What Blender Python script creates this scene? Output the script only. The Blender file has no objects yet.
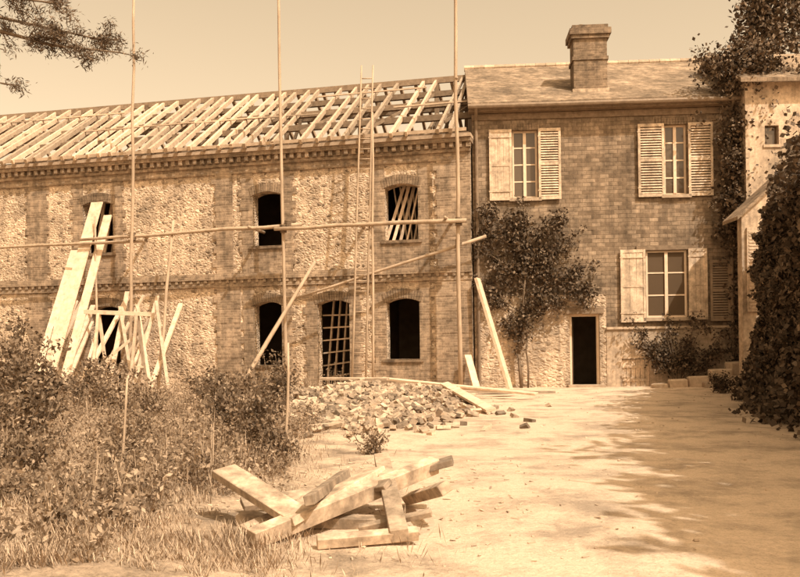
import bpy, math, random
import numpy as np
from mathutils import Vector, Matrix, noise
random.seed(7); rng=np.random.default_rng(7)
scene=bpy.context.scene
COL=scene.collection

# ------------------------------------------------------------ materials
def col(v,a=1.0): return (min(1.19*v**.96,.95),.925*v**1.02,.68*v**1.09,1)
def newmat(name,rough=.9):
    m=bpy.data.materials.new(name); m.use_nodes=True
    nt=m.node_tree; b=nt.nodes['Principled BSDF']
    b.inputs['Roughness'].default_value=rough
    b.inputs['Specular IOR Level'].default_value=.2
    return m,nt,b
def nd(nt,t,**k):
    n=nt.nodes.new(t)
    for a,v in k.items():
        if a in n.inputs.keys(): n.inputs[a].default_value=v
        else: setattr(n,a,v)
    return n
def ramp(nt,pts):
    r=nt.nodes.new('ShaderNodeValToRGB'); e=r.color_ramp.elements
    e[0].position,e[0].color=pts[0]; e[1].position,e[1].color=pts[-1]
    for p,c in pts[1:-1]:
        x=e.new(p); x.color=c
    return r
def objcoord(nt,scale=(1,1,1)):
    t=nt.nodes.new('ShaderNodeTexCoord'); mp=nt.nodes.new('ShaderNodeMapping')
    mp.inputs['Scale'].default_value=scale
    nt.links.new(t.outputs['Object'],mp.inputs['Vector']); return mp.outputs['Vector']
def noi(nt,vec,scale,detail=5,rough=.6):
    n=nt.nodes.new('ShaderNodeTexNoise'); n.inputs['Scale'].default_value=scale
    n.inputs['Detail'].default_value=detail; n.inputs['Roughness'].default_value=rough
    nt.links.new(vec,n.inputs['Vector']); return n.outputs['Fac']
def mul(nt,c,f,fac=1.0):
    m=nt.nodes.new('ShaderNodeMix'); m.data_type='RGBA'; m.blend_type='MULTIPLY'; m.inputs[0].default_value=fac
    nt.links.new(c,m.inputs[6]); nt.links.new(f,m.inputs[7]); return m.outputs[2]
def mixc(nt,f,a,b):
    m=nt.nodes.new('ShaderNodeMix'); m.data_type='RGBA'
    if isinstance(f,float): m.inputs[0].default_value=f
    else: nt.links.new(f,m.inputs[0])
    for s,i in ((a,6),(b,7)):
        if isinstance(s,tuple): m.inputs[i].default_value=s
        else: nt.links.new(s,m.inputs[i])
    return m.outputs[2]
def bump(nt,b,h,strength=.4,dist=.02):
    n=nt.nodes.new('ShaderNodeBump'); n.inputs['Strength'].default_value=strength; n.inputs['Distance'].default_value=dist
    nt.links.new(h,n.inputs['Height']); nt.links.new(n.outputs['Normal'],b.inputs['Normal'])
def g(v): return (v,v,v,1)
def stain(nt,vec,c,lo=.6,sc=.7):
    f=noi(nt,vec,sc,6,.68); r=ramp(nt,[(.34,g(lo)),(.6,g(1.12))]); nt.links.new(f,r.inputs[0])
    f2=noi(nt,vec,sc*9,4,.75); r2=ramp(nt,[(.32,g(.62)),(.64,g(1.2))]); nt.links.new(f2,r2.inputs[0])
    mp=nt.nodes.new('ShaderNodeMapping'); mp.inputs['Scale'].default_value=(3.2,3.2,.28); nt.links.new(vec,mp.inputs['Vector'])
    f3=noi(nt,mp.outputs[0],1.2,4,.7); r3=ramp(nt,[(.34,g(.70)),(.56,g(1.05))]); nt.links.new(f3,r3.inputs[0])
    return mul(nt,mul(nt,mul(nt,c,r.outputs[0]),r2.outputs[0]),r3.outputs[0])
def m_noise(name,a,b_,scale=4,stretch=(1,1,1),rough=.9,bs=.4,bd=.02,island=0,st=0):
    m,nt,b=newmat(name,rough); v=objcoord(nt,stretch)
    f=noi(nt,v,scale,5,.65); r=ramp(nt,[(.3,col(a)),(.7,col(b_))]); nt.links.new(f,r.inputs[0])
    c=r.outputs[0]
    if island:
        ge=nt.nodes.new('ShaderNodeNewGeometry'); r2=ramp(nt,[(0,g(1-island)),(1,g(1+island*.4))])
        nt.links.new(ge.outputs['Random Per Island'],r2.inputs[0]); c=mul(nt,c,r2.outputs[0])
    if st: c=stain(nt,v,c,st)
    nt.links.new(c,b.inputs['Base Color']); bump(nt,b,f,bs,bd); return m
def m_brick(name,a,b_,mort,bw=.23,bh=.075,ms=.009,lo=.6,bs=.5):
    m,nt,b=newmat(name); v=objcoord(nt)
    s=nt.nodes.new('ShaderNodeSeparateXYZ'); nt.links.new(v,s.inputs[0])
    ad=nt.nodes.new('ShaderNodeMath'); nt.links.new(s.outputs[0],ad.inputs[0]); nt.links.new(s.outputs[1],ad.inputs[1])
    cb=nt.nodes.new('ShaderNodeCombineXYZ'); nt.links.new(ad.outputs[0],cb.inputs[0])
    w=noi(nt,v,.8,3,.5); wm=nt.nodes.new('ShaderNodeMath'); wm.operation='MULTIPLY_ADD'; wm.inputs[1].default_value=.08
    nt.links.new(w,wm.inputs[0]); nt.links.new(s.outputs[2],wm.inputs[2]); nt.links.new(wm.outputs[0],cb.inputs[1])
    t=nd(nt,'ShaderNodeTexBrick'); t.inputs['Scale'].default_value=1; t.inputs['Brick Width'].default_value=bw
    t.inputs['Row Height'].default_value=bh; t.inputs['Mortar Size'].default_value=ms; t.inputs['Mortar Smooth'].default_value=.5
    t.inputs['Color1'].default_value=col(a); t.inputs['Color2'].default_value=col(b_); t.inputs['Mortar'].default_value=col(mort)
    nt.links.new(cb.outputs[0],t.inputs['Vector'])
    nt.links.new(stain(nt,v,t.outputs['Color'],lo),b.inputs['Base Color']); bump(nt,b,t.outputs['Fac'],bs,-.012)
    return m
def m_rubble(name,a,b_,mort,scale=6.5,lo=.7):
    m,nt,b=newmat(name); v=objcoord(nt,(1,1,1.35))
    nz=nt.nodes.new('ShaderNodeTexNoise'); nz.inputs['Scale'].default_value=5; nt.links.new(v,nz.inputs['Vector'])
    mx=nt.nodes.new('ShaderNodeMix'); mx.data_type='RGBA'; mx.blend_type='LINEAR_LIGHT'; mx.inputs[0].default_value=.07
    nt.links.new(v,mx.inputs[6]); nt.links.new(nz.outputs['Color'],mx.inputs[7])
    vo=nd(nt,'ShaderNodeTexVoronoi'); vo.inputs['Scale'].default_value=scale; nt.links.new(mx.outputs[2],vo.inputs['Vector'])
    vd=nd(nt,'ShaderNodeTexVoronoi',feature='DISTANCE_TO_EDGE'); vd.inputs['Scale'].default_value=scale; nt.links.new(mx.outputs[2],vd.inputs['Vector'])
    r=ramp(nt,[(.1,col(a)),(.3,col((a+b_)/2*1.1)),(.9,col(b_))]); nt.links.new(vo.outputs['Color'],r.inputs[0])
    e=ramp(nt,[(.02,g(0)),(.12,g(1))]); nt.links.new(vd.outputs['Distance'],e.inputs[0])
    c=mixc(nt,e.outputs[0],col(mort),r.outputs[0])
    nt.links.new(stain(nt,v,c,lo),b.inputs['Base Color']); bump(nt,b,vd.outputs['Distance'],.8,.08); return m
def m_leaf(name,a,b_,trans=.2):
    m,nt,b=newmat(name,.75); ge=nt.nodes.new('ShaderNodeNewGeometry')
    r=ramp(nt,[(0,col(a)),(.7,col((a+b_)/2)),(1,col(b_))]); nt.links.new(ge.outputs['Random Per Island'],r.inputs[0])
    nt.links.new(r.outputs[0],b.inputs['Base Color'])
    if trans:
        tr=nt.nodes.new('ShaderNodeBsdfTranslucent'); nt.links.new(r.outputs[0],tr.inputs[0])
        ms=nt.nodes.new('ShaderNodeMixShader'); ms.inputs[0].default_value=trans
        nt.links.new(b.outputs[0],ms.inputs[1]); nt.links.new(tr.outputs[0],ms.inputs[2])
        nt.links.new(ms.outputs[0],nt.nodes['Material Output'].inputs[0])
    return m

M_brick=m_brick('red_brick',.17,.31,.31,lo=.62)
M_brickD=m_brick('red_brick_trim',.12,.21,.22,lo=.65)
M_rub=m_rubble('flint_rubble',.17,.56,.48,8.5,.6)
M_rub2=m_rubble('limewashed_rubble',.25,.50,.44,7,.6)
M_hbrick=m_brick('old_house_brick',.145,.27,.15,bw=.26,bh=.12,ms=.012,lo=.52)
M_plast=m_noise('lime_plaster',.34,.48,1.6,bs=.3,st=.66)
M_slate=m_brick('roof_slate',.17,.26,.12,bw=.28,bh=.16,ms=.008,lo=.58)
M_wood=m_noise('new_timber',.34,.56,6,(1,1,1),.8,.3,.01,island=.45)
M_woodO=m_noise('weathered_timber',.12,.22,7,(1,1,1),.85,.4,.01,island=.35)
M_pole=m_noise('scaffold_pole_bark',.22,.38,5,(1,1,.3),.85,.4,.01)
M_rope=m_noise('rope',.10,.16,40)
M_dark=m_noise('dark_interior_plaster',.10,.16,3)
M_shut=m_noise('shutter_paint',.40,.56,5,rough=.7,bs=.2,st=.76)
M_shut2=m_noise('old_shutter_paint',.18,.28,5,rough=.7,bs=.2)
M_frame=m_noise('window_paint',.5,.64,5,rough=.6,bs=.1)
M_door=m_noise('dark_door_wood',.05,.08,6)
M_stone=m_noise('cut_stone',.30,.48,7,bs=.6,island=.3)
M_iron=m_noise('zinc_gutter',.12,.2,6,rough=.6)
M_bark=m_noise('bark',.08,.16,12,(1,1,.3),bs=.8)
M_leafD=m_leaf('ivy_leaf',.03,.15,0)
M_leaf=m_leaf('shrub_leaf',.05,.27)
M_leafL=m_leaf('weed_leaf',.09,.38)
M_grass=m_leaf('dry_grass',.18,.44,.1)
M_pine=m_leaf('pine_needles',.05,.14,0)
M_brk=m_noise('loose_brick',.18,.48,9,island=.65,bs=.4)
mg,nt,b=newmat('window_glass',.12); b.inputs['Base Color'].default_value=col(.08); b.inputs['Specular IOR Level'].default_value=.5
f=noi(nt,objcoord(nt),2.5,3); bump(nt,b,f,.25,.03); M_glass=mg

# ------------------------------------------------------------ mesh builder
class MB:
    def __init__(s): s.v=[];s.f=[];s.m=[]
    def hexa(s,p,mi=0):
        o=len(s.v); s.v+= [tuple(q) for q in p]
        for q in ((3,2,1,0),(4,5,6,7),(0,1,5,4),(1,2,6,5),(2,3,7,6),(3,0,4,7)):
            s.f.append(tuple(o+i for i in q)); s.m.append(mi)
    def box(s,x0,x1,y0,y1,z0,z1,mi=0):
        s.hexa([(x0,y0,z0),(x1,y0,z0),(x1,y1,z0),(x0,y1,z0),(x0,y0,z1),(x1,y0,z1),(x1,y1,z1),(x0,y1,z1)],mi)
    def beam(s,p,q,w,h,mi=0,roll=0):
        p=Vector(p);q=Vector(q);d=(q-p).normalized()
        up=Vector((0,0,1)) if abs(d.z)<.97 else Vector((0,1,0))
        sx=d.cross(up).normalized(); sy=sx.cross(d).normalized()
        if roll:
            R=Matrix.Rotation(roll,3,d); sx=R@sx; sy=R@sy
        a=sx*w/2;c=sy*h/2
        s.hexa([p-a-c,p+a-c,p+a+c,p-a+c,q-a-c,q+a-c,q+a+c,q-a+c],mi)
    def cyl(s,p,q,r0,r1,n=10,mi=0,segs=1,wob=0):
        p=Vector(p);q=Vector(q);d=(q-p).normalized()
        up=Vector((0,0,1)) if abs(d.z)<.9 else Vector((0,1,0))
        a=d.cross(up).normalized(); c=a.cross(d); o=len(s.v)
        for k in range(segs+1):
            t=k/segs; r=r0+(r1-r0)*t; ce=p+(q-p)*t
            if wob and 0<k<segs: ce=ce+a*random.uniform(-wob,wob)+c*random.uniform(-wob,wob)
            for i in range(n):
                th=2*math.pi*i/n; s.v.append(tuple(ce+a*r*math.cos(th)+c*r*math.sin(th)))
        for k in range(segs):
            for i in range(n):
                j=(i+1)%n; s.f.append((o+k*n+i,o+k*n+j,o+(k+1)*n+j,o+(k+1)*n+i)); s.m.append(mi)
        s.f.append(tuple(o+i for i in range(n))[::-1]); s.m.append(mi)
        s.f.append(tuple(o+segs*n+i for i in range(n))); s.m.append(mi)
    def poly(s,pts,th,mi=0):
        o=len(s.v);n=len(pts); th=Vector(th)
        s.v+=[tuple(p) for p in pts]+[tuple(Vector(p)+th) for p in pts]
        s.f.append(tuple(range(o,o+n)));s.m.append(mi)
        s.f.append(tuple(range(o+2*n-1,o+n-1,-1)));s.m.append(mi)
        for i in range(n):
            j=(i+1)%n; s.f.append((o+i,o+n+i,o+n+j,o+j)); s.m.append(mi)
    def build(s,name,mats,parent=None,loc=(0,0,0),rz=0,smooth=False,bevel=0):
        me=bpy.data.meshes.new(name); me.from_pydata(s.v,[],s.f)
        for m in mats: me.materials.append(m)
        me.polygons.foreach_set('material_index',s.m)
        if smooth: me.polygons.foreach_set('use_smooth',[True]*len(s.f))
        me.update(); o=bpy.data.objects.new(name,me); COL.objects.link(o)
        if parent is not None: o.parent=parent
        else:
            o.location=loc; o.rotation_euler[2]=rz
        if bevel:
            bv=o.modifiers.new('bevel','BEVEL'); bv.width=bevel; bv.segments=1
        return o
def empty(name,loc=(0,0,0),rz=0):
    e=bpy.data.objects.new(name,None); COL.objects.link(e); e.location=loc; e.rotation_euler[2]=rz; e.empty_display_size=.5; return e
def wall(mb,x0,x1,z0,z1,y0,y1,ops,mi=0):
    xs=sorted({x0,x1}|{c for o in ops for c in o[:2] if x0<c<x1}); zs=sorted({z0,z1}|{c for o in ops for c in o[2:4] if z0<c<z1})
    for i in range(len(xs)-1):
        run=None
        for j in range(len(zs)-1):
            cx=(xs[i]+xs[i+1])/2; cz=(zs[j]+zs[j+1])/2
            hit=any(o[0]<cx<o[1] and o[2]<cz<o[3] for o in ops)
            if not hit:
                if run is None: run=zs[j]
            if hit and run is not None:
                mb.box(xs[i],xs[i+1],y0,y1,run,zs[j],mi); run=None
        if run is not None: mb.box(xs[i],xs[i+1],y0,y1,run,z1,mi)

# ------------------------------------------------------------ leaves
def quads(name,C,U,V,mats,parent=None):
    n=len(C); P=np.empty((n,4,3),np.float32)
    P[:,0]=C-U;P[:,1]=C+V;P[:,2]=C+U;P[:,3]=C-V
    me=bpy.data.meshes.new(name); me.vertices.add(4*n); me.vertices.foreach_set('co',P.ravel())
    me.loops.add(4*n); me.loops.foreach_set('vertex_index',np.arange(4*n,dtype=np.int32))
    me.polygons.add(n); me.polygons.foreach_set('loop_start',np.arange(0,4*n,4,dtype=np.int32))
    me.polygons.foreach_set('loop_total',np.full(n,4,np.int32))
    me.update(); me.validate(); me.materials.append(mats)
    o=bpy.data.objects.new(name,me); COL.objects.link(o)
    if parent is not None: o.parent=parent
    return o
def unit(n):
    a=rng.normal(size=(n,3)); return a/np.linalg.norm(a,axis=1,keepdims=True)
def leaves(name,C,size,mat,parent=None,asp=.6,flat=0):
    C=np.asarray(C,float); n=len(C); U=unit(n)
    if flat: U[:,2]*=flat; U/=np.linalg.norm(U,axis=1,keepdims=True)
    V=np.cross(U,unit(n)); V/=np.linalg.norm(V,axis=1,keepdims=True)+1e-9
    s=(size*rng.uniform(.5,1.3,n))[:,None]
    return quads(name,C,U*s,V*s*asp,mat,parent)
def clump(cs,n,sp):
    cs=np.asarray(cs,float); k=np.repeat(cs,n,axis=0); return k+rng.normal(size=k.shape)*sp

# ------------------------------------------------------------ ground
def sg(t): return 1/(1+math.exp(-max(-40,min(40,t))))
def xg(y): return -1.1-.045*(y-6)+.35*noise.noise(Vector((0,y*.5,3)))
def gz(x,y):
    z=.035*noise.noise(Vector((x*.6,y*.6,0)))+.02*noise.noise(Vector((x*2.2,y*2.2,5)))+.008*noise.noise(Vector((x*7,y*7,5)))
    if x<xg(y): z+=.10*min(1,(xg(y)-x))*(1+noise.noise(Vector((x*1.3,y*1.3,9))))
    d=max(0,(y-24)/2)
    return z*(1-min(1,d))
def axis(lo,hi,step,far):
    a=list(np.arange(lo,hi+1e-6,step)); s=step; x=hi
    while x<far: s*=1.5; x+=s; a.append(x)
    s=step; x=lo
    while x>-far: s*=1.5; x-=s; a.insert(0,x)
    return a
X=axis(-12,12,.14,500); Y=axis(3,26.5,.14,700)
V=[];A=[]
for y in Y:
    for x in X:
        inn=-13<x<13 and 2<y<27
        V.append((x,y,gz(x,y) if inn else 0))
        m=sg((x-xg(y)-.5)*2.5)
        m*= .48+.52*sg((x-(.3+.05*y)+1.2*noise.noise(Vector((x*.3,y*.3,1))))*1.6)
        A.append(m)
nx=len(X); Fc=[(j*nx+i,j*nx+i+1,(j+1)*nx+i+1,(j+1)*nx+i) for j in range(len(Y)-1) for i in range(nx-1)]
me=bpy.data.meshes.new('ground'); me.from_pydata(V,[],Fc); at=me.attributes.new('path','FLOAT','POINT'); at.data.foreach_set('value',A)
me.polygons.foreach_set('use_smooth',[True]*len(Fc))
m,nt,b=newmat('ground_earth',.95); v=objcoord(nt)
pa=nt.nodes.new('ShaderNodeAttribute'); pa.attribute_name='path'
n1=noi(nt,v,1.1,7,.7); n2=noi(nt,v,18,5,.75); n3=noi(nt,v,60,3,.7)
ra=ramp(nt,[(.3,col(.18)),(.7,col(.39))]); nt.links.new(n2,ra.inputs[0])
rb=ramp(nt,[(.25,col(.39)),(.7,col(.54))]); nt.links.new(n2,rb.inputs[0])
ad=nt.nodes.new('ShaderNodeMath'); ad.operation='MULTIPLY_ADD'; ad.inputs[1].default_value=1.1
nt.links.new(n1,ad.inputs[0]); nt.links.new(pa.outputs['Fac'],ad.inputs[2])
rm=ramp(nt,[(.6,g(0)),(1.0,g(1))]); nt.links.new(ad.outputs[0],rm.inputs[0])
c=mixc(nt,rm.outputs[0],ra.outputs[0],rb.outputs[0])
r3=ramp(nt,[(.33,g(.55)),(.48,g(1))]); nt.links.new(n3,r3.inputs[0]); c=mul(nt,c,r3.outputs[0],.6)
r4=ramp(nt,[(.36,g(.60)),(.54,g(1.08))]); nt.links.new(n1,r4.inputs[0]); c=mul(nt,c,r4.outputs[0])
nt.links.new(c,b.inputs['Base Color']); bump(nt,b,n2,.6,.04)
me.materials.append(m); o=bpy.data.objects.new('ground',me); COL.objects.link(o)

# ------------------------------------------------------------ building under construction
AX,AY,AR=1.783,25.5,-math.radians(13.2)
LB=empty('brick_building_under_construction',(AX,AY,0),AR)
def LW(x,y,z):
    c,s=math.cos(AR),math.sin(AR); return (AX+x*c-y*s,AY+x*s+y*c,z)
WU=(4.49,6.19); WL=(.90,2.74)
up=[(-17.3,-16.25),(-12.52,-11.42),(-6.52,-5.55),(-2.24,-1.21)]
ops=[(a,c,*WU) for a,c in up]+[(-6.52,-5.6,.75,2.74),(-4.43,-3.4,-.1,2.74),(-2.24,-1.21,*WL),(-12.3,-11.2,-.1,2.74),(-17.2,-16.3,*WL)]
mb=MB(); XL,XR=-19.5,.35
wall(mb,XL,XR,-.2,7.5,0,.42,ops,0)
RISE=.12
for a,c,z0,z1 in ops:
    xm=(a+c)/2;hw=(c-a)/2;n=10
    za=lambda x:z1-RISE*((x-xm)/hw)**2
    for i in range(n):
        x0=a+(c-a)*i/n;x1=a+(c-a)*(i+1)/n
        mb.hexa([(x0,0.002,za(x0)),(x1,0.002,za(x1)),(x1,.418,za(x1)),(x0,.418,za(x0)),(x0,0.002,z1+.001),(x1,0.002,z1+.001),(x1,.418,z1+.001),(x0,.418,z1+.001)],0)
mb.box(XL,XR,8,8.4,-.2,7.5,1); mb.box(XL,XL+.4,.42,8,-.2,7.5,1); mb.box(XR-.4,XR,.42,8,-.2,7.5,1)
mb.build('walls',[M_rub,M_brick],LB)
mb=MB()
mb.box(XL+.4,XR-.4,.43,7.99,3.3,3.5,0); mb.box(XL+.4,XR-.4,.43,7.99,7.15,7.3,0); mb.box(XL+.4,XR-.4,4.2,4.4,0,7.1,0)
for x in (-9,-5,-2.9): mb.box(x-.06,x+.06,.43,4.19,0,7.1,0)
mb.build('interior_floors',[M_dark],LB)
mb=MB()
def quoin(x0,x1,z0,z1,tl=1,tr=1,y=-.03):
    z=z0;k=0
    while z<z1-.01:
        zz=min(z+.22,z1); e=random.uniform(.05,.16) if k%2 else random.uniform(0,.03)
        mb.box(x0-(e if tl else 0),x1+(e if tr else 0),y+random.uniform(-.006,.006),.02,z,zz,0); z=zz;k+=1
for a,c,z0,z1 in ops:
    lo,hi=(3.66,6.8) if z0>3 else (-.1,3.24)
    quoin(a-.34,a,lo,hi,1,0); quoin(c,c+.34,lo,hi,0,1)
    if z0>.5: mb.box(a-.0,c+.0,-.022,.02,lo,z0-.09,0)
    if z0>.5: mb.box(a-.12,c+.12,-.08,.2,z0-.09,z0-.0,2)
    xm=(a+c)/2;hw=(c-a)/2+.06;n=15
    for i in range(n):
        f0=-1+2*(i+.06)/n;f1=-1+2*(i+.94)/n
        def P(f,e):
            th=f*.28; return (xm+f*hw+math.sin(th)*e*.9, z1-(RISE+.01)*f*f+e*math.cos(th))
        p0,p1,p2,p3=P(f0,0),P(f1,0),P(f1,.28),P(f0,.28)
        y0=-.05+random.uniform(-.008,.008)
        mb.hexa([(p0[0],y0,p0[1]),(p1[0],y0,p1[1]),(p1[0],.015,p1[1]),(p0[0],.015,p0[1]),(p3[0],y0,p3[1]),(p2[0],y0,p2[1]),(p2[0],.015,p2[1]),(p3[0],.015,p3[1])],2)
quoin(-.72,.37,-.1,3.24,1,0,-.045); quoin(-.62,.37,3.66,6.8,1,0,-.045)
quoin(-7.75,-6.98,-.1,3.24,1,0,-.047); quoin(-7.75,-7.2,3.66,6.8,1,0,-.047)
quoin(-14.6,-13.9,-.1,3.24); quoin(-14.6,-13.9,3.66,6.8)
mb.box(XL,XR+.03,-.057,.02,6.8,7.03,0)
mb.box(XL,XR+.05,-.07,.02,3.24,3.34,0); mb.box(XL,XR+.05,-.13,.02,3.46,3.66,0); mb.box(XL,XR+.04,-.06,.02,3.34,3.46,0)
mb.box(XL,XR+.05,-.12,.02,7.03,7.12,0); mb.box(XL,XR+.06,-.10,.02,7.12,7.3,0); mb.box(XL,XR+.09,-.26,.45,7.3,7.42,0); mb.box(XL,XR+.1,-.32,.45,7.42,7.52,1)
x=XL+.05
while x<XR:
    mb.box(x,x+.12,-.22,-.095,7.14,7.3,0); mb.box(x+.03,x+.12,-.115,-.055,3.36,3.46,0); x+=.25
mb.build('brick_trim',[M_brick,M_stone,M_brickD],LB)
# roof framing
mb=MB(); ZE,ZR,YR=7.62,10.45,4.0
x=XL+.1;k=0
while x<XR:
    j=random.uniform(-.07,.07); tw=random.uniform(-.14,.14); dz=random.uniform(-.03,.03)
    if random.random()>.05: mb.beam((x+j,-.5+random.uniform(-.06,.04),ZE-.05+dz),(x+j+tw,YR,ZR+dz),random.uniform(.07,.12),.14,0)
    mb.beam((x+j+.2,8.5,ZE),(x+j-tw+.2,YR+.05,ZR-.02),.10,.13,2)
    if k%6==3:
        mb.beam((x+.12,.2,ZE+.1),(x+.12,7.8,ZE+.1),.1,.2,1); mb.beam((x+.12,YR,ZE),(x+.12,YR,ZR),.14,.14,1)
        mb.beam((x+.12,YR,ZE+.4),(x+.9,YR,ZR-.4),.08,.1,1); mb.beam((x+.16,1.6,ZE+.3),(x+.16,3.9,ZR-1.2),.1,.1,1)
    if k%5==1: mb.beam((x+.1,.3,ZE+.42),(x+random.uniform(1.4,2.2),3.3,ZR-.6),.07,.09,1)
    x+=.46;k+=1
mb.beam((XL,.1,ZE-.05),(XR,.1,ZE-.05),.2,.12,1)
for yy,w in ((.9,.16),(2.1,.18),(3.1,.16)):
    for s,yb in ((1,yy),(-1,8-yy)):
        z=ZE+(ZR-ZE)*(yy+.5)/(YR+.5)-.16
        mb.beam((XL,yb,z),(XR,yb,z),w,.18,1)
mb.beam((XL,YR,ZR+.02),(XR+.05,YR,ZR+.02),.10,.2,1)
x=XL
while x<XR-1:
    L_=random.uniform(2,4.5); yy=random.choice((.3,1.5,3.1,2.8)); z=ZE-.05+(ZR-ZE+.05)*(yy+.5)/(YR+.5)+.10
    mb.beam((x,yy,z),(min(x+L_,XR),yy+random.uniform(-.08,.08),z),.06,.04,0); x+=L_*.8
mb.beam((XL,-.47,ZE-.03),(XR,-.47,ZE-.03),.03,.10,2)
mb.build('roof_framing',[M_wood,M_woodO,M_pole],LB)
mb=MB()
for i in range(6):
    mb.beam((-2.3+.22*i,.35,4.5),(-1.75+.16*i,.6,6.3),.05,.09,0)
    mb.beam((-2.1+.2*i,.62,6.2),(-1.9+.16*i,.9,4.4),.04,.06,0)
for i in range(4): mb.beam((-4.45+.25*i,.9,0),(-4.1+.22*i,.7,2.9),.05,.10,0)
for i in range(6): mb.beam((-4.5,.72,.3+.40*i),(-3.3,.72,.5+.36*i),.03,.045,0)
for i in range(3): mb.beam((-12.4+.3*i,.5,4.4),(-12.1+.3*i,.6,6.3),.1,.05,0)
mb.build('stored_laths',[M_wood],LB)

# ------------------------------------------------------------ house
BX,BY,BR=2.25,25.75,-math.radians(3.6)
HB=empty('brick_house',(BX,BY,0),BR)
def HW(x,y,z):
    c,s=math.cos(BR),math.sin(BR); return (BX+x*c-y*s,BY+x*s+y*c,z)
WA=(1.19,1.94,5.67,7.70);WB=(5.66,6.32,5.66,7.74);WC=(5.08,6.27,2.03,4.02);DO=(2.82,3.7,-.05,2.17);CE=(4.33,5.15,-.1,.82)
HO=[WA,WB,WC,DO,CE]; HX=7.85
mb=MB()
wall(mb,0,3.9,2.75,8.4,0,.4,HO,0); wall(mb,3.9,HX,1.77,8.4,0,.4,HO,0)
wall(mb,0,3.9,-.2,2.75,-.004,.4,HO,1); wall(mb,3.9,HX,-.2,1.7,-.02,.4,HO,2)
mb.box(3.9,HX+.02,-.07,.4,1.7,1.77,3)
for x0 in (0,HX-.4):
    mb.poly([(x0,.401,-.2),(x0,8,-.2),(x0,8,8.4),(x0,4,10.65),(x0,.401,8.45)],(.4,0,0),0)
mb.box(0,HX,8,8.4,-.2,8.4,0)
mb.build('walls',[M_hbrick,M_rub2,M_plast,M_stone],HB)
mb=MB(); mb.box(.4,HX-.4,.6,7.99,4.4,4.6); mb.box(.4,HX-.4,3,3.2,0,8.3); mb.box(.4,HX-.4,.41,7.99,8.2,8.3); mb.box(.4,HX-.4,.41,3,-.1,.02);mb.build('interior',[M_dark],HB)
mb=MB()
mb.poly([(-.12,-.38,8.36),(HX+.15,-.38,8.36),(HX+.15,4,10.78),(-.12,4,10.78)],(0,.0,.1),0)
mb.poly([(-.12,8.78,8.36),(-.12,4.001,10.78),(HX+.15,4.001,10.78),(HX+.15,8.78,8.36)],(0,0,.1),0)
x=-.14
while x<HX+.1:
    mb.cyl((x,4,10.88),(x+.36,4,10.885),.11,.095,8,1); x+=.35
mb.build('roof',[M_slate,M_stone],HB)
mb=MB(); mb.cyl((-.12,-.45,8.33),(HX+.15,-.45,8.33),.075,.075,8,0); mb.box(-.1,HX+.12,-.34,0,8.22,8.3,1)
mb.box(0,HX,-.05,.0,8.02,8.2,1)
mb.cyl((7.55,-.1,8.3),(7.55,-.1,.1),.05,.05,8,0); mb.cyl((7.55,-.45,8.3),(7.55,-.1,8.0),.05,.05,8,0)
mb.cyl((.12,-.1,8.0),(.12,-.1,.1),.05,.05,8,0); mb.cyl((.12,-.45,8.3),(.12,-.1,8.0),.05,.05,8,0)
mb.build('gutter',[M_iron,M_woodO],HB)
mb=MB(); mb.box(3.12,4.12,.5,1.3,8.5,10.55,0); mb.box(3.05,4.19,.43,1.37,10.55,10.66,0); mb.box(3.0,4.24,.38,1.42,10.66,10.84,0); mb.box(3.08,4.16,.46,1.34,10.84,10.96,0)
mb.box(3.07,4.17,.45,1.35,8.6,9.02,1); mb.cyl((3.4,.9,10.9),(3.4,.9,11.10),.12,.10,12,0); mb.cyl((3.85,.9,10.9),(3.85,.9,11.06),.12,.10,12,0)
mb.box(3.08,4.16,.47,1.33,9.9,10.0,0)
mb.build('chimney',[M_brickD,M_plast],HB)
def casement(name,o,rows,cols=2,y=.12):
    x0,x1,z0,z1=o; mb=MB(); t=.06
    mb.box(x0,x0+t,y,y+.07,z0,z1,0);mb.box(x1-t,x1,y,y+.07,z0,z1,0);mb.box(x0+t,x1-t,y,y+.07,z0,z0+t,0);mb.box(x0+t,x1-t,y,y+.07,z1-t,z1,0)
    xm=(x0+x1)/2
    if cols==2: mb.box(xm-.045,xm+.045,y-.02,y+.05,z0+t,z1-t,0)
    for i in range(1,rows):
        z=z0+(z1-z0)*i/rows; mb.box(x0+t,x1-t,y+.01,y+.04,z-.02,z+.02,0)
    mb.box(x0+t,x1-t,y+.025,y+.03,z0+t,z1-t,1)
    mb.box(x0-.1,x1+.1,-.1,.12,z0-.1,z0-.002,2)
    mb.build(name,[M_frame,M_glass,M_stone],HB)
casement('window_upper_1',WA,4); casement('window_upper_2',WB,4,2); casement('window_ground',WC,3,2,.04)
mb=MB()
def lintel(o,h=.2):
    x0,x1,z0,z1=o; n=int((x1-x0+.5)/.08)
    for i in range(n):
        xa=x0-.25+(x1-x0+.5)*i/n; mb.box(xa+.004,xa+(x1-x0+.5)/n-.004,-.03,.0,z1+.0,z1+h,0)
lintel(WA);lintel(WB); mb.box(4.8,6.6,-.06,.0,4.03,4.16,1); mb.box(2.7,3.82,-.05,0,2.18,2.36,1)
mb.build('lintels',[M_brickD,M_woodO],HB)
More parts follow.
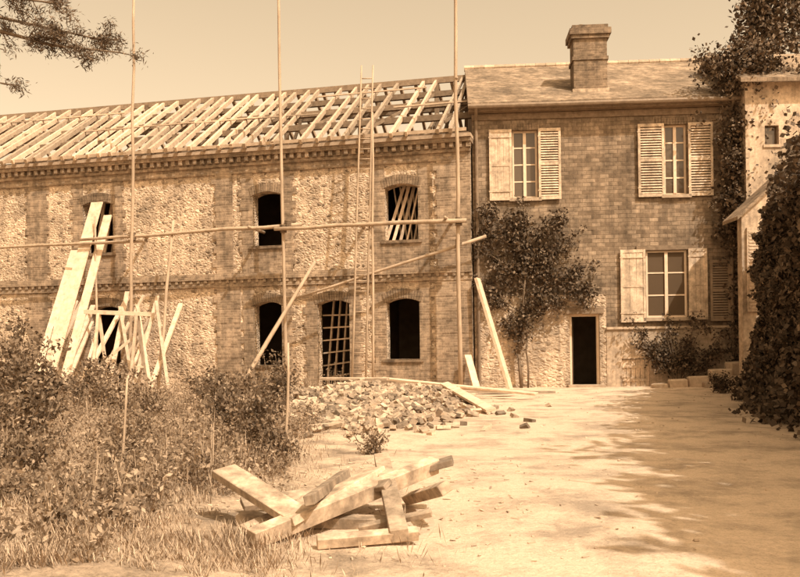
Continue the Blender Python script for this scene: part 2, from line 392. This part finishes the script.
def shutter(name,x0,x1,z0,z1,mat,louver=True,y0=-.10):
    mb=MB(); y1=y0+.045; t=.07
    mb.box(x0,x0+t,y0,y1,z0,z1);mb.box(x1-t,x1,y0,y1,z0,z1)
    zm=[z0,(z0+z1)/2-.04,z1-.09]
    for z in zm: mb.box(x0+t,x1-t,y0+.002,y1-.002,z,z+.09)
    if louver:
        for a,c in ((z0+.1,zm[1]),(zm[1]+.1,zm[2])):
            n=int((c-a)/.075)
            for i in range(n):
                z=a+(c-a)*i/n
                mb.hexa([(x0+t,y0+.004,z),(x1-t,y0+.004,z),(x1-t,y1-.004,z+.045),(x0+t,y1-.004,z+.045),(x0+t,y0+.004,z+.012),(x1-t,y0+.004,z+.012),(x1-t,y1-.004,z+.057),(x0+t,y1-.004,z+.057)])
    else:
        n=3
        for i in range(n):
            a=x0+t+(x1-x0-2*t)*i/n;c=x0+t+(x1-x0-2*t)*(i+1)/n
            mb.box(a+.003,c-.003,y0+.015,y1-.01,z0+.09,z1-.09)
    for z in (z0+.25,z1-.25): mb.box(x0-.02,x1,y0-.008,y0,z,z+.035)
    mb.build(name,[mat],HB)
shutter('shutter_1',.50,1.17,5.6,7.72,M_shut,False); shutter('shutter_2',1.96,2.62,5.6,7.72,M_shut)
shutter('shutter_3',4.88,5.64,5.6,7.76,M_shut); shutter('shutter_4',6.34,7.05,5.6,7.76,M_shut)
shutter('shutter_5',4.32,5.05,1.9,4.05,M_shut,False); shutter('shutter_6',6.30,6.84,1.95,4.05,M_shut,False); shutter('shutter_7',6.92,7.5,1.9,3.7,M_shut2)
mb=MB(); x0,x1,z0,z1=DO
mb.box(x0,x0+.07,.1,.25,z0,z1,0);mb.box(x1-.07,x1,.1,.25,z0,z1,0);mb.box(x0+.07,x1-.07,.1,.25,z1-.07,z1,0)
mb.beam((x0+.1,.2,1.02),(x0+.12,1.0,1.02),.04,2.0,1); mb.box(x0-.1,x1+.1,-.35,.1,-.1,.07,2)
mb.build('door',[M_frame,M_door,M_stone],HB)
mb=MB(); x0,x1,z0,z1=CE
for i in range(6):
    a=x0+(x1-x0)*i/6; mb.box(a+.005,a+(x1-x0)/6-.005,.03,.07,z0,z1-.02,0)
mb.box(x0+.02,x1-.02,.005,.03,.15,.23,0);mb.box(x0+.02,x1-.02,.005,.03,.55,.63,0)
mb.build('cellar_door',[M_shut],HB)

# ------------------------------------------------------------ neighbouring plaster house + lean-to
PH=empty('plaster_house',(9.95,24.5,0),0)
mb=MB(); wall(mb,0,7,-.2,8.7,0,.4,[(.55,.95,6.9,7.45)],0); mb.box(0,.4,.4,5,-.2,8.7,0); mb.box(6.6,7,.4,5,-.2,8.7,0); mb.box(.4,6.6,4.6,5,-.2,8.7,0)
mb.build('walls',[M_plast],PH)
mb=MB(); mb.poly([(-.25,-.35,8.6),(7.3,-.35,8.6),(7.3,2.5,10.2),(-.25,2.5,10.2)],(0,0,.12),0); mb.poly([(-.25,5.35,8.6),(-.25,2.501,10.2),(7.3,2.501,10.2),(7.3,5.35,8.6)],(0,0,.12),0)
mb.build('roof',[M_slate],PH)
mb=MB(); mb.box(.55,.95,.15,.2,6.9,7.45,0); mb.box(.5,1.0,-.04,.02,6.82,6.9,1); mb.build('window',[M_glass,M_stone],PH)
LT=empty('lean_to_shed',(9.4,23.5,0),0)
mb=MB(); mb.poly([(0,0,-.2),(2.5,0,-.2),(2.5,0,7.0),(0,0,4.75)],(0,.3,0),0); mb.build('walls',[M_plast],LT)
mb=MB(); mb.poly([(-.15,-.12,4.61),(2.6,-.12,7.08),(2.6,-.12,7.18),(-.15,-.12,4.71)],(0,1.11,0),0); mb.build('roof',[M_slate],LT)
mb=MB(); mb.box(.12,.5,-.07,-.01,2.1,4.4,0)
for i in range(24): mb.box(.16,.46,-.085,-.072,2.18+i*.09,2.23+i*.09,0)
mb.build('shutter',[M_shut],LT)

# ------------------------------------------------------------ ivy wall
pts=[(9.9,23.0),(8.9,20.0),(7.7,17),(6.45,13.2),(5.7,8),(5.3,2.5)]
IW=empty('ivy_covered_wall')
mb=MB(); WH=3.95
for (a,b_),(c,d) in zip(pts[:-1],pts[1:]):
    n=Vector((b_-d,-(a-c),0)).normalized()
    if n.x<0: n=-n
    mb.hexa([(a,b_,-.2),(c,d,-.2),(c+n.x*.4,d+n.y*.4,-.2),(a+n.x*.4,b_+n.y*.4,-.2),(a,b_,WH),(c,d,WH),(c+n.x*.4,d+n.y*.4,WH),(a+n.x*.4,b_+n.y*.4,WH)],0)
mb.build('stone_wall',[M_rub2],IW)
L=[]
for k,((a,b_),(c,d)) in enumerate(zip(pts[:-1],pts[1:])):
    ln=math.hypot(a-c,b_-d); n=Vector((b_-d,-(a-c),0)).normalized()
    if n.x>0: n=-n
    cnt=int(ln*4.4*(1100 if k<3 else 220))
    t=rng.random(cnt); z=rng.random(cnt)*(WH+.35)
    for ti,zi in zip(t,z):
        x=a+(c-a)*ti;y=b_+(d-b_)*ti
        nn=noise.noise(Vector((x*1.1,y*1.1,zi*1.1))); n2=noise.noise(Vector((x*3,y*3,zi*3)))
        if n2<-.30: continue
        off=.03+max(0,.20+.5*nn+.3*n2)*random.random()**.35
        off+=.7*max(0,1-zi/1.3)*random.random()
        zz=zi
        if zi>WH-.1:
            off=random.uniform(-.5,.3); zz=WH-.1+(zi-WH+.1)*(1+2.4*max(0,nn+.2+n2*.5))
        L.append((x+n.x*off,y+n.y*off,zz))
leaves('ivy',L,.058,M_leafD,IW,.8)

# ------------------------------------------------------------ foliage on the houses
def trunkpath(mb,p,r0,r1,mi=0):
    for i in range(len(p)-1):
        t0=i/(len(p)-1);t1=(i+1)/(len(p)-1); mb.cyl(p[i],p[i+1],r0+(r1-r0)*t0,r0+(r1-r0)*t1,8,mi)
CI=empty('climbing_ivy'); mb=MB()
pp=[HW(7.75,-.15,0),HW(7.85,-.2,2.5),HW(7.7,-.2,5),HW(7.8,-.3,7.5),HW(8,-.4,9.2)]
trunkpath(mb,pp,.09,.03); mb.build('stem',[M_bark],CI,smooth=True)
cs=[]
for i in range(420):
    z=random.uniform(4.2,9.9); w=.35+.45*max(0,(z-5.5)/4)
    cs.append(HW(7.8+random.gauss(0,1)*w*.6+(z-7)*.08,-.35+random.gauss(0,.18),z))
for i in range(90): cs.append(HW(8.0+random.gauss(0,.8),-.5+random.gauss(0,.3),9.3+random.gauss(0,.35)))
for i in range(60): z=random.uniform(.2,4.5); cs.append(HW(7.8+random.gauss(0,.2),-.2+random.gauss(0,.1),z))
leaves('leaves',clump(cs,24,.13),.06,M_leafD,CI,.75)

CT=empty('climbing_wall_plant'); mb=MB()
P0=[HW(1.35,-.22,0),HW(1.28,-.2,1),HW(1.4,-.18,2.1),HW(1.5,-.2,3.2),HW(1.6,-.2,4.4),HW(1.5,-.2,5.3)]
trunkpath(mb,P0,.05,.02); mb.cyl(HW(1.55,-.2,0),HW(1.5,-.16,2.8),.03,.02,7,0,5,.04)
cs=[]
limbs=[((1.3,2.3),(.25,3.0)),((1.45,2.8),(2.7,3.3)),((1.5,3.2),(.25,4.2)),((1.5,3.4),(2.8,4.4)),((1.6,4.0),(.6,5.2)),((1.6,4.2),(2.5,5.0)),((1.4,2.5),(3.1,2.55)),((1.3,1.8),(1.9,2.6)),((1.5,3.6),(3.15,3.6)),((1.5,3.4),(1.2,4.6)),((1.5,3.0),(.8,3.6)),((1.5,3.2),(2.1,4.2)),((1.5,4.4),(1.3,5.3)),((2.4,3.2),(3.3,2.7)),((1.4,1.2),(1.0,2.0)),((1.5,4.0),(.3,4.8))]
for (x0,z0),(x1,z1) in limbs:
    mb.cyl(HW(x0,-.2,z0),HW(x1,-.22,z1),.022,.007,6,0,5,.05)
    for k in range(20):
        t=random.uniform(.15,1.12); cs.append(HW(x0+(x1-x0)*t+random.gauss(0,.17),-.22+random.gauss(0,.08),z0+(z1-z0)*t+random.gauss(0,.17)))
mb.build('stems',[M_bark],CT,smooth=True)
C=clump(cs,28,.095); leaves('leaves',C,.055,M_leafD,CT,.6)
CB=empty('wall_shrub'); mb=MB(); cs=[]
for i in range(15):
    x1=4.55+i*.19+random.uniform(-.1,.1); z1=1.45+.45*math.sin(i*1.3+.8)
    mb.cyl(HW(5.9,-.3,0),HW(x1,-.3,z1),.025,.008,6,0,3,.03)
    for k in range(11):
        t=random.uniform(.4,1.08); cs.append(HW(5.9+(x1-5.9)*t+random.gauss(0,.12),-.28+random.gauss(0,.10),z1*t+random.gauss(0,.12)))
mb.build('stems',[M_bark],CB); leaves('leaves',clump(cs,20,.09),.05,M_leafD,CB,.6)

def tree(name,base,h,lob,nl,leafs,size,mat,spread,trunk_r=.25):
    T=empty(name); mb=MB(); b0=Vector(base); topc=Vector((base[0]+.3,base[1],h*.62))
    mb.cyl(b0,topc,trunk_r,trunk_r*.6,10,0,5,.08); cs=[]
    for c,r in lob:
        c=Vector(c); mb.cyl(topc-Vector((0,0,random.uniform(0,1.5))),c,trunk_r*.4,.03,7,0,4,.12)
        for i in range(nl):
            d=Vector((random.gauss(0,1),random.gauss(0,1),random.gauss(0,1))).normalized()*r*random.random()**.4
            cs.append(c+d)
            if i%6==0: mb.cyl(c,c+d,.03,.008,5,0,2,.03)
    mb.build('trunk',[M_bark],T,smooth=True); leaves('crown',clump(cs,leafs,spread),size,mat,T,.6)
tree('unseen_shade_tree',(14.5,30,0),13,[((11.9,28,11.2),.8),((13.3,28,11.6),1.3),((14.8,29,12),1.7),((13.2,29,13),1.5),((16,31,13),1.8),((12.0,28.2,12.3),.7)],50,24,.09,M_leafD,.22)
tree('unseen_shade_tree',(9.8,5.0,0),11,[((7.6,2.0,7),1.7),((8.7,4.6,7.6),2.0),((7.0,.0,6.6),1.5),((9.9,7.0,8.0),1.8),((10.6,8.6,7.4),1.5),((10.8,4.5,8.6),2.0),((9.8,2.5,8),2.0),((8.0,-1.0,7),1.9),((9.2,5.8,6.4),1.4),((11.8,6.8,7.5),1.9),((7.9,3.4,6.2),1.2),((8.6,1.2,6.6),1.6)],150,15,.20,M_leafD,.30)  # unseen tree added off frame; crown lobes placed to shade the right-hand ground

# pine at left
T=empty('pine_tree'); mb=MB()
mb.cyl((-10.2,13.5,-.1),(-9.9,13.6,11),.26,.12,12,0,8,.05); cs=[]
def limb(p,q,r,n,L2=.8):
    p=Vector(p);q=Vector(q); mb.cyl(p,q,r,.012,7,0,5,.06)
    for i in range(n):
        t=random.uniform(.25,1.0); c=p.lerp(q,t); e=c+Vector((random.gauss(.25,.3),random.gauss(0,.35),random.gauss(-.05,.22)))*L2*(1.15-t*.5)
        mb.cyl(c,e,.012,.004,4,0)
        for k in range(4): cs.append(c.lerp(e,random.uniform(.6,1.05)))
limb((-9.9,13.5,7.0),(-4.5,14,6.15),.07,32,.7)
limb((-9.9,13.5,7.3),(-4.9,14.4,6.5),.06,30,.8)
limb((-9.9,13.5,7.4),(-5.3,13.6,6.8),.06,32,.8)
limb((-9.9,13.5,6.7),(-6.3,13.8,5.6),.05,16,.7)
limb((-9.9,13.5,8.2),(-5.8,13.2,7.0),.06,28,.8)
limb((-9.9,13.5,6.0),(-7.0,14.2,5.2),.05,14,.6)
for i in range(14):
    a=random.uniform(1.7,5.0); z=random.uniform(5,11); limb((-10,13.5,z),(-10+2.6*math.cos(a),13.5+2.6*math.sin(a),z+random.uniform(-.6,.5)),.05,12)
mb.build('trunk',[M_bark],T,smooth=True)
C=clump(cs,22,.07); leaves('needles',C,.05,M_pine,T,.18)

# ------------------------------------------------------------ scaffolding
S=empty('scaffolding'); mb=MB()
poles=[((1.74,24.75,-.1),(1.72,24.75,12.6),.065,.045),((-3.42,25.75,-.1),(-3.50,25.75,12.6),.055,.04),((-8.42,26.75,-.1),(-8.12,26.75,13),.06,.04)]
for p,q,a,c in poles: mb.cyl(p,q,a,c,10,0,9,.028)
mb.cyl((1.95,24.55,4.86),(-3.7,25.6,4.84),.065,.055,10,0,6,.03)
mb.cyl((-2.9,25.68,4.98),(-10.1,27.2,4.80),.06,.045,10,0,6,.03)
mb.cyl((-8.0,26.9,4.7),(-15,28.5,4.7),.05,.04,10,0,4,.015)
mb.cyl((2.55,24.9,4.45),(-3.1,25.75,2.78),.05,.035,10,0,5,.02)
mb.cyl((-4.62,24.1,0),(-2.50,25.6,3.85),.07,.05,10,0,5,.02)
mb.cyl((-7.25,25.6,0),(-7.0,26.7,5.3),.055,.04,10,0,5,.02)
mb.cyl((-.80,24.7,0),(-.72,25.3,8.2),.04,.03,10,0,5,.02)
mb.cyl((-9.3,26.3,0),(-9.75,27.6,5.6),.045,.03,10,0,5,.015)
for x in (-.2,-2.9,-6.2,-10.2):
    p=LW(x,.1,4.93); q=LW(x,-1.1,4.95); mb.cyl(p,q,.05,.045,8,0)
mb.cyl((1.74,24.68,9.0),LW(-.1,.1,8.9),.04,.04,8,0)
mb.build('poles',[M_pole],S,smooth=True)
mb=MB()
for x,y,z in ((1.74,24.7,4.86),(-3.44,25.68,4.86),(-8.3,26.82,4.85),(1.74,24.85,4.25),(-3.3,25.68,4.98)):
    for k in range(5): mb.cyl((x,y,z-.12+.05*k),(x,y,z-.085+.05*k),.1,.1,10,0)
mb.build('rope_lashings',[M_rope],S)
Ld=MB()
pb=(Vector((-1.42,24.9,0)),Vector((-1.02,24.9,0))); pt=(Vector((-1.02,25.35,9.6)),Vector((-.68,25.35,9.6)))
for p,q in zip(pb,pt): Ld.cyl(p,q,.035,.025,8,0,5,.01)
for i in range(31):
    t=(i+.7)/32; Ld.cyl(pb[0].lerp(pt[0],t),pb[1].lerp(pt[1],t),.017,.017,6,0)
Ld.build('ladder',[M_pole],smooth=True)

# ------------------------------------------------------------ leaning timber
mb=MB()
for (a,b_,w) in (((-10.55,25.3,0),LW(-11.95,-.08,6.15),.42),((-10.0,25.2,0),LW(-11.55,-.1,5.7),.28),((-10.95,25.5,0),LW(-12.75,-.08,4.6),.36)):
    mb.beam(a,b_,w,.045,0)
mb.build('leaning_boards',[M_wood],bevel=.004)
mb=MB()
for i in range(9):
    x=-9.8+.3*i+random.uniform(-.12,.12)
    tp=LW((x-AX)/.97+random.uniform(-.5,.9),-.25,random.uniform(2.2,3.2))
    mb.beam((x,random.uniform(24.4,25.2),0),tp,random.uniform(.08,.15),.07,0)
for i in range(3):
    x=-8.6+.5*i; mb.beam((x+.9,24.8,0),(x+random.uniform(-.2,.2),26.7,2.9+random.uniform(-.4,.2)),.1,.06,0)
for i in range(4):
    x=-11.3+.42*i+random.uniform(-.1,.1); mb.beam((x,25.2,0),(x+random.uniform(-.1,.5),27.9,random.uniform(2.4,3.2)),random.uniform(.09,.16),.06,0)
mb.build('leaning_rafters',[M_wood],bevel=.004)
mb=MB()
for x in (-8.6,-7.5):
    mb.beam((x-.15,24.2,0),(x,24.5,2.35),.08,.08,0); mb.beam((x+.15,24.9,0),(x,24.55,2.35),.08,.08,0); mb.beam((x-.08,24.35,.8),(x+.08,24.75,.8),.05,.07,0)
mb.beam((-9.0,24.52,2.4),(-7.1,24.52,2.3),.12,.12,0); mb.beam((-8.6,24.3,.8),(-7.5,24.75,1.8),.05,.08,0)
mb.build('trestle',[M_wood],bevel=.004)
mb=MB(); mb.beam((3.12,24.4,0),(2.30,25.25,3.25),.26,.09,0,.3); mb.beam((2.2,24.7,0),(1.98,25.2,1.0),.22,.06,0)
mb.build('leaning_planks',[M_wood],bevel=.004)

# ------------------------------------------------------------ brick rubble heap
mb=MB()
def mound(x,y): return .55*math.exp(-((x+.85)/1.35)**2-((y-17.2)/2.4)**2)+.30*math.exp(-((x-.7)/.8)**2-((y-19)/1.5)**2)+.25*math.exp(-((x+2.6)/.8)**2-((y-18.5)/1.5)**2)
for i in range(2100):
    x=random.gauss(-.75,1.1); y=random.gauss(16.8,2.4)
    if y<12.2 or y>23: continue
    h=mound(x,y)
    if h<.04 and random.random()<.6: continue
    z=h*random.uniform(.75,1.0)+.02+gz(x,y)
    s=random.choice((1,1,.6,.45)); a=Vector((random.gauss(0,1),random.gauss(0,1),random.gauss(0,.35))).normalized()*.11*s
    mb.beam(Vector((x,y,z))-a,Vector((x,y,z))+a,.105*random.uniform(.7,1.05),.062,0,random.uniform(-1,1))
mb.build('brick_rubble_heap',[M_brk])
nx_,ny_=50,60; Vv=[];Ff=[]
for j in range(ny_+1):
    for i in range(nx_+1):
        x=-4.3+7.6*i/nx_; y=11+12*j/ny_; Vv.append((x,y,mound(x,y)*.85-.03+gz(x,y)+.03*noise.noise(Vector((x*4,y*4,0)))*(mound(x,y)>.04)))
for j in range(ny_):
    for i in range(nx_): k=j*(nx_+1)+i; Ff.append((k,k+1,k+nx_+2,k+nx_+1))
mb=MB(); mb.v=Vv;mb.f=Ff;mb.m=[0]*len(Ff); mb.build('earth_mound',[M_brk],smooth=True)
def planks(name,lst,mat=M_wood):
    mb=MB()
    for p,q,w,h,r in lst: mb.beam(p,q,w,h,0,r)
    mb.build(name,[mat],bevel=.004)
planks('timber_planks',[((-.5,22.6,.45),(3.2,20.2,.12),.2,.05,.1),((.1,21.0,.35),(2.9,21.6,.10),.18,.05,-.15),((1.0,19.6,.42),(1.7,16.2,.06),.2,.06,.2),((-2.0,21.5,.5),(-.3,20.8,.5),.16,.06,.1),((1.2,22.5,.08),(4.0,22.2,.05),.2,.05,0),((-2.6,20.0,.10),(-.8,18.0,.62),.14,.05,.2),((-3.6,22.8,.06),(-.9,23.4,.10),.2,.05,.1),((-2.5,12.8,.05),(-.9,13.4,.1),.08,.05,0)])
M_wood2=m_noise('old_beam_timber',.26,.50,9,(1,1,1),.85,.5,.012,island=.5,st=.7)
planks('lumber_pile',[((-1.34,6.45,.38),(-.72,5.80,.16),.20,.06,.15),((-.98,5.55,.06),(.26,6.75,.36),.10,.12,.2),((-.80,5.75,.12),(-.2,6.6,.34),.20,.06,-.2),
 ((-.16,6.9,.40),(-.02,5.55,.07),.12,.09,.1),((-.75,6.8,.08),(.40,6.7,.40),.16,.05,.1),((-1.2,6.3,.05),(-.1,6.05,.05),.12,.08,.1),((-.55,5.5,.05),(.10,5.62,.07),.08,.07,.3),
 ((-1.25,6.7,.08),(-.35,7.1,.12),.14,.05,.4),((.05,7.0,.05),(.30,6.0,.30),.09,.08,.5),((-.45,6.9,.28),(-.62,5.7,.28),.07,.07,.2),((-1.1,5.9,.05),(-.5,6.5,.22),.07,.05,.3),((-.3,5.9,.05),(.2,5.85,.16),.06,.04,.3),((-.9,6.9,.05),(-.1,6.2,.30),.10,.04,.5)],M_wood2)
mb=MB()
for i in range(420):
    x=random.gauss(-.5,1.1); y=random.uniform(5,9.5); z=gz(x,y)+.005
    a=Vector((random.gauss(0,1),random.gauss(0,1),random.gauss(0,.2))).normalized()*random.uniform(.006,.035)
    mb.beam(Vector((x,y,z))-a,Vector((x,y,z))+a,random.uniform(.006,.018),.006,0,random.uniform(-.5,.5))
for i in range(350):
    x=random.uniform(-3,8); y=random.uniform(5,24); z=gz(x,y)+.003
    r=random.uniform(.005,.016); mb.beam((x-r,y,z),(x+r,y+r*.6,z),r*1.6,r*1.2,1,random.uniform(-1,1))
mb.build('ground_debris',[M_wood,M_stone])
mb=MB()
for p in ((5.7,-1.0,.5,.28),(6.3,-.85,.55,.36),(6.95,-.8,.6,.55),(7.45,-.7,.5,.75),(6.6,-1.35,.55,.22),(7.25,-1.4,.6,.38),(5.2,-1.0,.4,.16)):
    x,y,w,h=p; mb.beam((x-w/2,y,h/2-.05),(x+w/2,y+random.uniform(-.08,.08),h/2-.03),.45,h,0,random.uniform(-.06,.06))
mb.build('stone_blocks',[M_stone],None,(BX,BY,0),BR,bevel=.03)

# ------------------------------------------------------------ garden
Cl=[];Us=[];Vs=[]; LC=[]
def plant(x,y,h,ns,lf,spread):
    z=gz(x,y)
    for s in range(ns):
        a=random.uniform(0,6.28); e=Vector((math.cos(a)*spread*random.random(),math.sin(a)*spread*random.random(),h*random.uniform(.6,1.05)))
        b0=Vector((x+random.gauss(0,spread*.2),y+random.gauss(0,spread*.2),z))
        Cl.append(b0+e*.5); Us.append(e*.5); Vs.append(Vector((-math.sin(a),math.cos(a),0))*.005)
        for k in range(lf):
            t=random.uniform(.2,1.03); LC.append(b0+e*t+Vector((random.gauss(0,1),random.gauss(0,1),random.gauss(0,.8)))*.04*(1+h))
n=0
while n<1100:
    y=4.9+19*random.random()**1.2; x=random.uniform(-.52*y,xg(y)+.1)
    den=noise.noise(Vector((x*.8,y*.8,20)))+.4*noise.noise(Vector((x*2.4,y*2.4,30)))
    if den<-.08 and random.random()<.92: continue
    if y<7.4 and x>-1.8: continue
    h=(.10+.34*max(0,den+.25)+random.random()*.16)*(1 if y>7 else .7)
    if random.random()<.09: h*=2.0
    plant(x,y,h,random.randint(3,7),random.randint(7,12),.14+.2*h); n+=1
GW=empty('garden_weeds')
quads('stems',np.array(Cl),np.array(Us),np.array(Vs),M_grass,GW)
leaves('leaves',LC,.024,M_leafL,GW,.5)
C=[];U=[];W=[]
n=0
while n<30000:
    y=4.6+19*random.random()**1.7; x=random.uniform(-.52*y,xg(y)+.5*random.random()+ (1.0 if random.random()<.05 else 0))
    if noise.noise(Vector((x*1.2,y*1.2,40)))+.5*noise.noise(Vector((x*4,y*4,40)))<.04-.25*random.random(): continue
    h=random.uniform(.025,.085)*(1.2+noise.noise(Vector((x,y,50)))); a=random.uniform(0,6.28); e=Vector((math.cos(a)*h*.7,math.sin(a)*h*.7,h))
    C.append(Vector((x,y,gz(x,y)))+e*.5);U.append(e*.5);W.append(Vector((-math.sin(a),math.cos(a),0))*random.uniform(.002,.005)); n+=1
quads('grass',np.array(C),np.array(U),np.array(W),M_grass)
def shrub(x,y,h,r,nc,size=.045,mat=M_leaf,nm='garden_shrub'):
    T=empty(nm); mb=MB(); cs=[]; z=gz(x,y)
    for i in range(16):
        a=random.uniform(0,6.28); rr=r*random.uniform(.2,1); e=Vector((x+math.cos(a)*rr,y+math.sin(a)*rr,z+h*random.uniform(.45,1.0)))
        mb.cyl((x+random.gauss(0,.05),y+random.gauss(0,.05),z-.02),e,.014,.004,5,0,3,.04)
        for k in range(nc//16):
            t=random.uniform(.3,1.05); cs.append(Vector((x,y,z)).lerp(e,t)+Vector((random.gauss(0,.1),random.gauss(0,.1),random.gauss(0,.08)))*r*1.5)
    mb.build('stems',[M_bark],T); leaves('leaves',clump(cs,19,.045+.03*r),size,mat,T,.55)
shrub(-5.35,12.2,1.55,.65,150,.038); shrub(-6.6,14.5,1.7,.8,150,.042); shrub(-4.6,10.6,.85,.5,90,.033)
shrub(-1.75,10.2,.95,.45,110,.030); shrub(-1.35,9.4,.5,.3,50,.026); shrub(-2.35,11.5,.85,.45,90,.030)
shrub(-2.1,15.0,1.15,.4,80,.033); shrub(-3.6,8.2,.45,.4,60,.026); shrub(-2.5,7.9,.38,.35,50,.024,M_leafL); shrub(-4.1,13.5,.75,.6,90,.032,M_leafL); shrub(-6.5,18,1.1,.9,110,.042); shrub(-3.9,18.5,.7,.6,80,.04); shrub(-3.1,9.6,.55,.4,60,.026,M_leafL); shrub(-3.3,15.5,.8,.5,80,.032); shrub(-5.4,16,.9,.6,80,.035,M_leafL); shrub(-2.9,6.6,.3,.3,40,.022)
shrub(-.38,10.4,.26,.2,36,.022,M_leafL,'small_weed_clump'); shrub(8.1,21.6,.5,.3,50,.04,M_leafD,'garden_shrub')
mb=MB(); mb.cyl((-1.28,9.5,-.05),(-1.24,9.5,1.35),.018,.014,8,0,4,.01); mb.build('garden_stake',[M_pole],smooth=True)
mb=MB(); mb.cyl((-2.5,7.6,-.05),(-2.42,7.6,1.05),.013,.010,8,0,4,.01); mb.build('garden_stake',[M_pole],smooth=True)
mb=MB(); prof=[(.0,.07),(.0,.085),(.16,.11),(.16,.125),(.20,.125),(.20,.105),(.14,.10)]
N_=20
for z,r in prof:
    for i in range(N_): mb.v.append((-1.98+r*math.cos(6.2832*i/N_),5.9+r*math.sin(6.2832*i/N_),z+.03))
for k in range(len(prof)-1):
    for i in range(N_): j=(i+1)%N_; mb.f.append((k*N_+i,k*N_+j,(k+1)*N_+j,(k+1)*N_+i)); mb.m.append(0)
mb.f.append(tuple(range(6*N_,7*N_)));mb.m.append(0)
mb.build('flower_pot',[M_brk],smooth=False)

# ------------------------------------------------------------ light
Ld_=Vector((-.45,.55,-.85)).normalized()
w=bpy.data.worlds.new('World'); scene.world=w; w.use_nodes=True; nt=w.node_tree
sk=nt.nodes.new('ShaderNodeTexSky'); sk.sky_type='NISHITA'; sk.sun_disc=False
sk.sun_elevation=math.asin(-Ld_.z); sk.sun_rotation=math.atan2(-Ld_.x,-Ld_.y); sk.dust_density=4; sk.air_density=1.2
bw=nt.nodes.new('ShaderNodeRGBToBW'); nt.links.new(sk.outputs[0],bw.inputs[0])
tint=nt.nodes.new('ShaderNodeMix'); tint.data_type='RGBA'; tint.blend_type='MULTIPLY'; tint.inputs[0].default_value=1
nt.links.new(bw.outputs[0],tint.inputs[6]); tint.inputs[7].default_value=(2.32,1.74,1.10,1)
bg=nt.nodes['Background']; nt.links.new(tint.outputs[2],bg.inputs[0]); bg.inputs[1].default_value=.15
sl=bpy.data.lights.new('sun','SUN'); sl.energy=4.9; sl.angle=math.radians(.5); sl.color=(1,.93,.82)
so=bpy.data.objects.new('sun',sl); COL.objects.link(so); so.rotation_euler=Ld_.to_track_quat('-Z','Y').to_euler(); so.location=(10,-10,20)

# ------------------------------------------------------------ camera
cam=bpy.data.cameras.new('camera'); co=bpy.data.objects.new('camera',cam); COL.objects.link(co)
th=math.radians(.8); c,s=math.cos(th),math.sin(th)
co.matrix_world=Matrix(((c,s,0,0),(0,0,-1,0),(-s,c,0,1.3),(0,0,0,1)))
cam.sensor_width=36; cam.lens=36*858/800; cam.shift_y=.0717; cam.clip_end=2000; cam.clip_start=.05
scene.camera=co
scene.view_settings.view_transform='Standard'; scene.view_settings.look='None'; scene.view_settings.exposure=0
